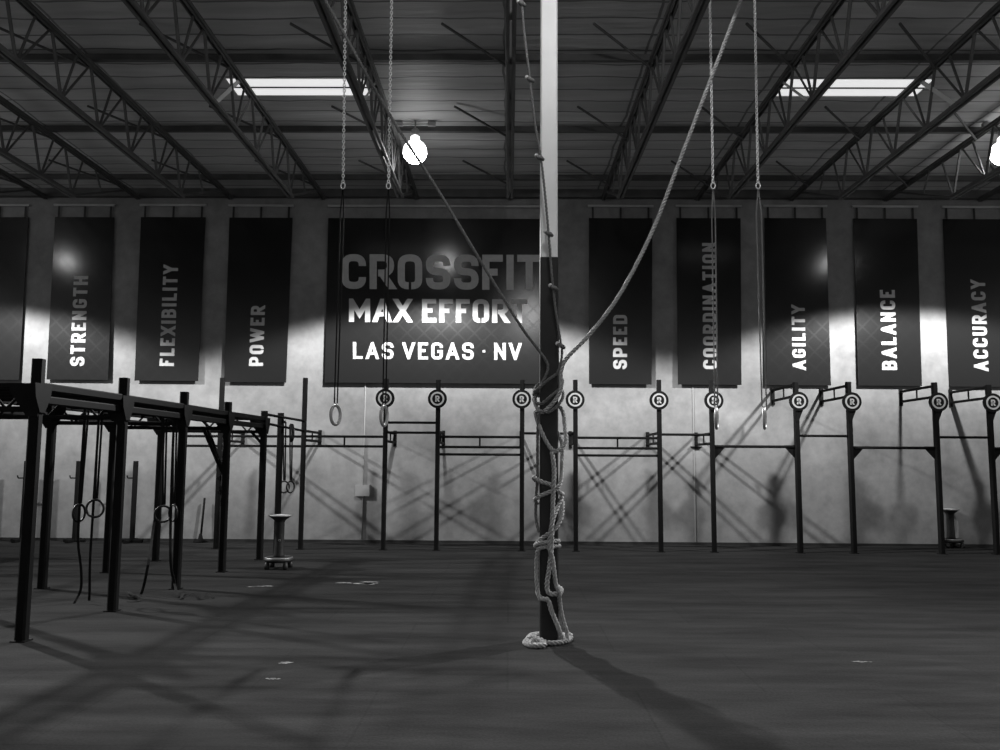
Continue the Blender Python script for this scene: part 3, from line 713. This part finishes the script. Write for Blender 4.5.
# ------------------------------------------------------------------ column
g = G(549, 642.5); CW = .16; CX = P(549.2, 500, g.y).x; CY = g.y+CW/2
col = thing('steel_column', (CX, CY, 0), 'tall square column, black below and white above, wrapped with rope', 'column')
zt = P(549, 257, g.y).z
def colm(z0, z1, w):
    mb = MB(); h = w/2; c_ = .012
    pr = [(-h+c_, -h), (h-c_, -h), (h, -h+c_), (h, h-c_), (h-c_, h), (-h+c_, h), (-h, h-c_), (-h, -h+c_)]
    return mb.prism([(CX+a, CY+b2, z0) for a, b2 in pr], (0, 0, z1-z0))
colm(0, zt, CW+.006).build('lower_post', m_blackpad, col)
colm(zt, ZC-.01, CW).build('upper_post', m_white_paint, col)
mb = MB().box((CX-.15, CY-.15, 0), (CX+.15, CY+.15, .02)); mb.build('base_plate', m_blackpad, col)
# ropes.  (px, py, depth offset from the column centre)
def rp(L): return [P(a, b2, CY+d) for a, b2, d in L]
RR = .0205
top = P(741, 0, CY-.02); dv = (top-P(652, 232, CY-.05)).normalized()
topx = top+dv*((ZC-.03-top.z)/dv.z)
LA = [(741, 0, -.02), (709, 84, -.04), (680, 160, -.05), (652, 232, -.06), (620, 294, -.08), (590, 334, -.1), (567, 358, -.11), (561, 372, -.11), (561, 388, -.12), (556, 399, -.13), (549, 407, -.13), (542, 412, -.12),
      (536, 405, -.05), (535, 396, .08), (548, 398, .13), (562, 410, .1), (565, 430, 0), (566, 441, -.08), (561, 449, -.12), (554, 451, -.13), (549, 446, -.13), (544, 437, -.12), (538.5, 424, -.08), (536, 412, .05), (548, 420, .13), (561, 440, .11), (562, 462, .02), (561, 480, -.08), (557, 487.5, -.13), (549, 484, -.13), (540, 481, -.12), (534.5, 477, -.05), (535, 480, .08), (548, 488, .13), (561, 493, .08), (561.5, 494, -.06), (556, 490, -.13), (547, 493, -.13), (538, 497, -.1), (535, 500, .02), (539, 503, .12), (552, 500, .13), (561.5, 500, .06), (562.5, 508, -.04), (561, 519, -.1), (554, 530, -.14), (545, 536, -.13), (538, 542, -.08), (536, 546, .06), (548, 541, .13), (558, 541, .08), (556, 541, -.1), (549, 542, -.14), (540, 543, -.13), (536, 545, .0), (545, 547, .13), (559, 546, .08), (553, 546.5, -.13), (540, 548, -.12), (537, 556, -.08), (536.5, 575, -.06), (538, 592, -.08), (541, 600, -.1)]
def rope(name, pts, label, m, r=RR, group='climbing ropes tied to the column'):
    mb = rope_mesh(MB(), catmull(pts, 8), r); o = mb.build(name, m, smooth=True)
    return tag(o, label, 'rope', group)
rope('climbing_rope', [topx]+rp(LA), 'pale twisted climbing rope slanting from the upper right and wound round the column', m_rope)
LBf = [(552, 452, -.14), (554, 470, -.15), (553, 500, -.15), (552, 530, -.16), (551, 552, -.15), (549, 570, -.14), (547, 585, -.13), (549, 593, -.13), (557, 594, -.13), (561, 592, -.06), (560, 588, .05), (548, 584, .13), (538, 590, .05), (541, 598, -.1), (548, 600, -.14), (552, 612, -.14), (557, 624, -.14), (561, 635, -.13), (565, 643, -.1), (566, 646, .03), (556, 640, .17), (540, 638, .15), (533, 643, .0), (536, 647, -.16), (548, 648.5, -.2), (560, 647, -.18), (568, 645, -.08), (568, 640, .1), (550, 636, .2), (532, 640, .12), (528, 646, -.08), (534, 650, -.2), (542, 648, -.17), (536, 642, -.1), (527, 645, -.1), (531, 650, -.25), (541, 650, -.27), (546, 646, -.2), (541, 640, -.16), (532, 637, -.1), (526, 641, -.12), (525, 648, -.2), (530, 652, -.3), (538, 652, -.32), (545, 648, -.28), (540, 641, -.2), (533, 640, -.2), (531, 646, -.28)]
def fl(pts):
    for p in pts:
        if p.z < .03: p.z = .022+.0
    return pts
rope('rope_coil', fl(rp(LBf)), 'pale rope running down the column front to a loose coil round its foot', m_rope, .0225)
LC = [(562, 497, -.02), (553, 520, -.17), (549, 545, -.17), (552, 556, -.16), (554, 570, -.15), (556, 585, -.14), (559, 592, -.15), (560, 604, -.09), (563, 620, -.07), (567, 632, -.07), (567.5, 643, -.1), (571, 640, 0), (570, 634, .05), (566, 640, .08)]
rope('tail_rope', fl(rp(LC)), 'short rope tail hanging down the right side of the lower column', m_rope)
# dark rope slanting from the upper left
tA = P(325, 0, CY-.4); dA = (tA-P(480, 260, CY-.2)).normalized(); tAx = tA+dA*((ZC-.03-tA.z)/dA.z)
LD = [(325, 0, -.4), (388, 112, -.3), (433, 182, -.25), (480, 260, -.2), (520, 325, -.15), (537, 348, -.12), (548, 366, -.12), (541, 385, -.11), (535, 392, -.06), (534, 394, .03), (545, 386, .13), (560, 380, .08), (558, 374, -.08), (548, 380, -.135), (539, 388, -.12), (534, 391, -.02), (538, 385, .12), (553, 376, .13), (562, 379, .05), (561, 387, -.09), (551, 396, -.155), (541, 404, -.13), (535.5, 400, -.03), (540, 392, .12), (560, 390, .1), (563, 396, -.02), (559, 404, -.12), (549, 412, -.15), (540, 412, -.12), (538, 425, -.09), (537.5, 450, -.08), (537.5, 475, -.08), (536, 500, -.06), (536, 518, -.06), (539, 532, -.1)]
rope('climbing_rope', [tAx]+rp(LD), 'dark climbing rope slanting from the upper left across the large sign', m_ropedark, .015)
# knotted rope along the column
tK = P(520, -25, CY-.25); tK2 = tK.copy(); tK2.z = ZC-.03
LK = [(522, 3, -.25), (530, 80, -.22), (536, 130, -.2), (541, 158, -.19), (547, 215, -.17), (553, 288, -.15), (560, 338, -.13), (562, 350, -.12), (561, 362, -.12), (557, 374, -.12)]
kr = thing('knotted_rope', P(557, 374, CY-.12), 'knotted rope hanging down beside the white upper column', 'rope', 'climbing ropes tied to the column')
rope_mesh(MB(), catmull([tK2]+rp(LK), 8), .0125).build('rope', m_ropedark, kr, smooth=True)
for (a, b2, d) in ((522, 4, -.25), (530.5, 80, -.22), (540, 158, -.19), (549, 234, -.165), (554, 288, -.15), (561, 346, -.13)):
    p = P(a, b2, CY+d); mb = MB()
    mb.tube([p+Vector((-.035, -.0, .02)), p+Vector((-.015, -.02, .005)), p+Vector((.01, -.015, -.005)), p+Vector((.035, 0, -.02))], [.012, .02, .02, .013], 8)
    mb.torus(p, .02, .012, ax=(.3, .1, 1), N=14, n=6)
    kk = mb.build('knot', m_ropedark, kr, smooth=True)
    MB().tube([p+Vector((-.045, -.005, .028)), p+Vector((-.03, -.01, .018))], [.016, .022], 8).build('knot_end', m_chalk, kk, smooth=True)

# small chalk marks and wider pale streaks on the floor
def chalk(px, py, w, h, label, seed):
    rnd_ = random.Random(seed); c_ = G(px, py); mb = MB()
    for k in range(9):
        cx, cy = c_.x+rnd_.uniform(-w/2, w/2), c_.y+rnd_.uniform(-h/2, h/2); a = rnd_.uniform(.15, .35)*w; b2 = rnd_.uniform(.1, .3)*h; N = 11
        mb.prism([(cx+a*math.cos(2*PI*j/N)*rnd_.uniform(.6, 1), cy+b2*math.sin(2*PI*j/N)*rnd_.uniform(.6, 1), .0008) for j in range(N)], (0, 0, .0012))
    tag(mb.build('floor_mark', m_chalk2), label, 'chalk mark', 'chalk marks on the floor')
m_chalk2 = mat('chalk_and_streaks', .3, .9, noise=(40, .05, .5))
chalk(286.5, 663, .09, .05, 'small chalk mark on the floor, further of two left of the column', 1); chalk(272, 679.5, .10, .05, 'small chalk mark on the floor, nearer of two left of the column', 2)
chalk(354, 583, .5, .22, 'pale streak on the floor right of the chalk stand', 3); chalk(258, 586.5, .3, .12, 'pale streak on the floor before the chalk stand', 4)  # wide streaks, paler than the mats
chalk(862, 662, .12, .04, 'faint chalk mark on the right floor', 5)

# ------------------------------------------------------------------ light and colour
w = bpy.data.worlds.new('World'); S.world = w; w.use_nodes = True
bg = w.node_tree.nodes['Background']; bg.inputs['Color'].default_value = (1, 1, 1, 1); bg.inputs['Strength'].default_value = .42
S.view_settings.view_transform = 'Standard'; S.view_settings.look = 'None'; S.view_settings.exposure = 0; S.view_settings.gamma = 1
S.view_settings.use_curve_mapping = False
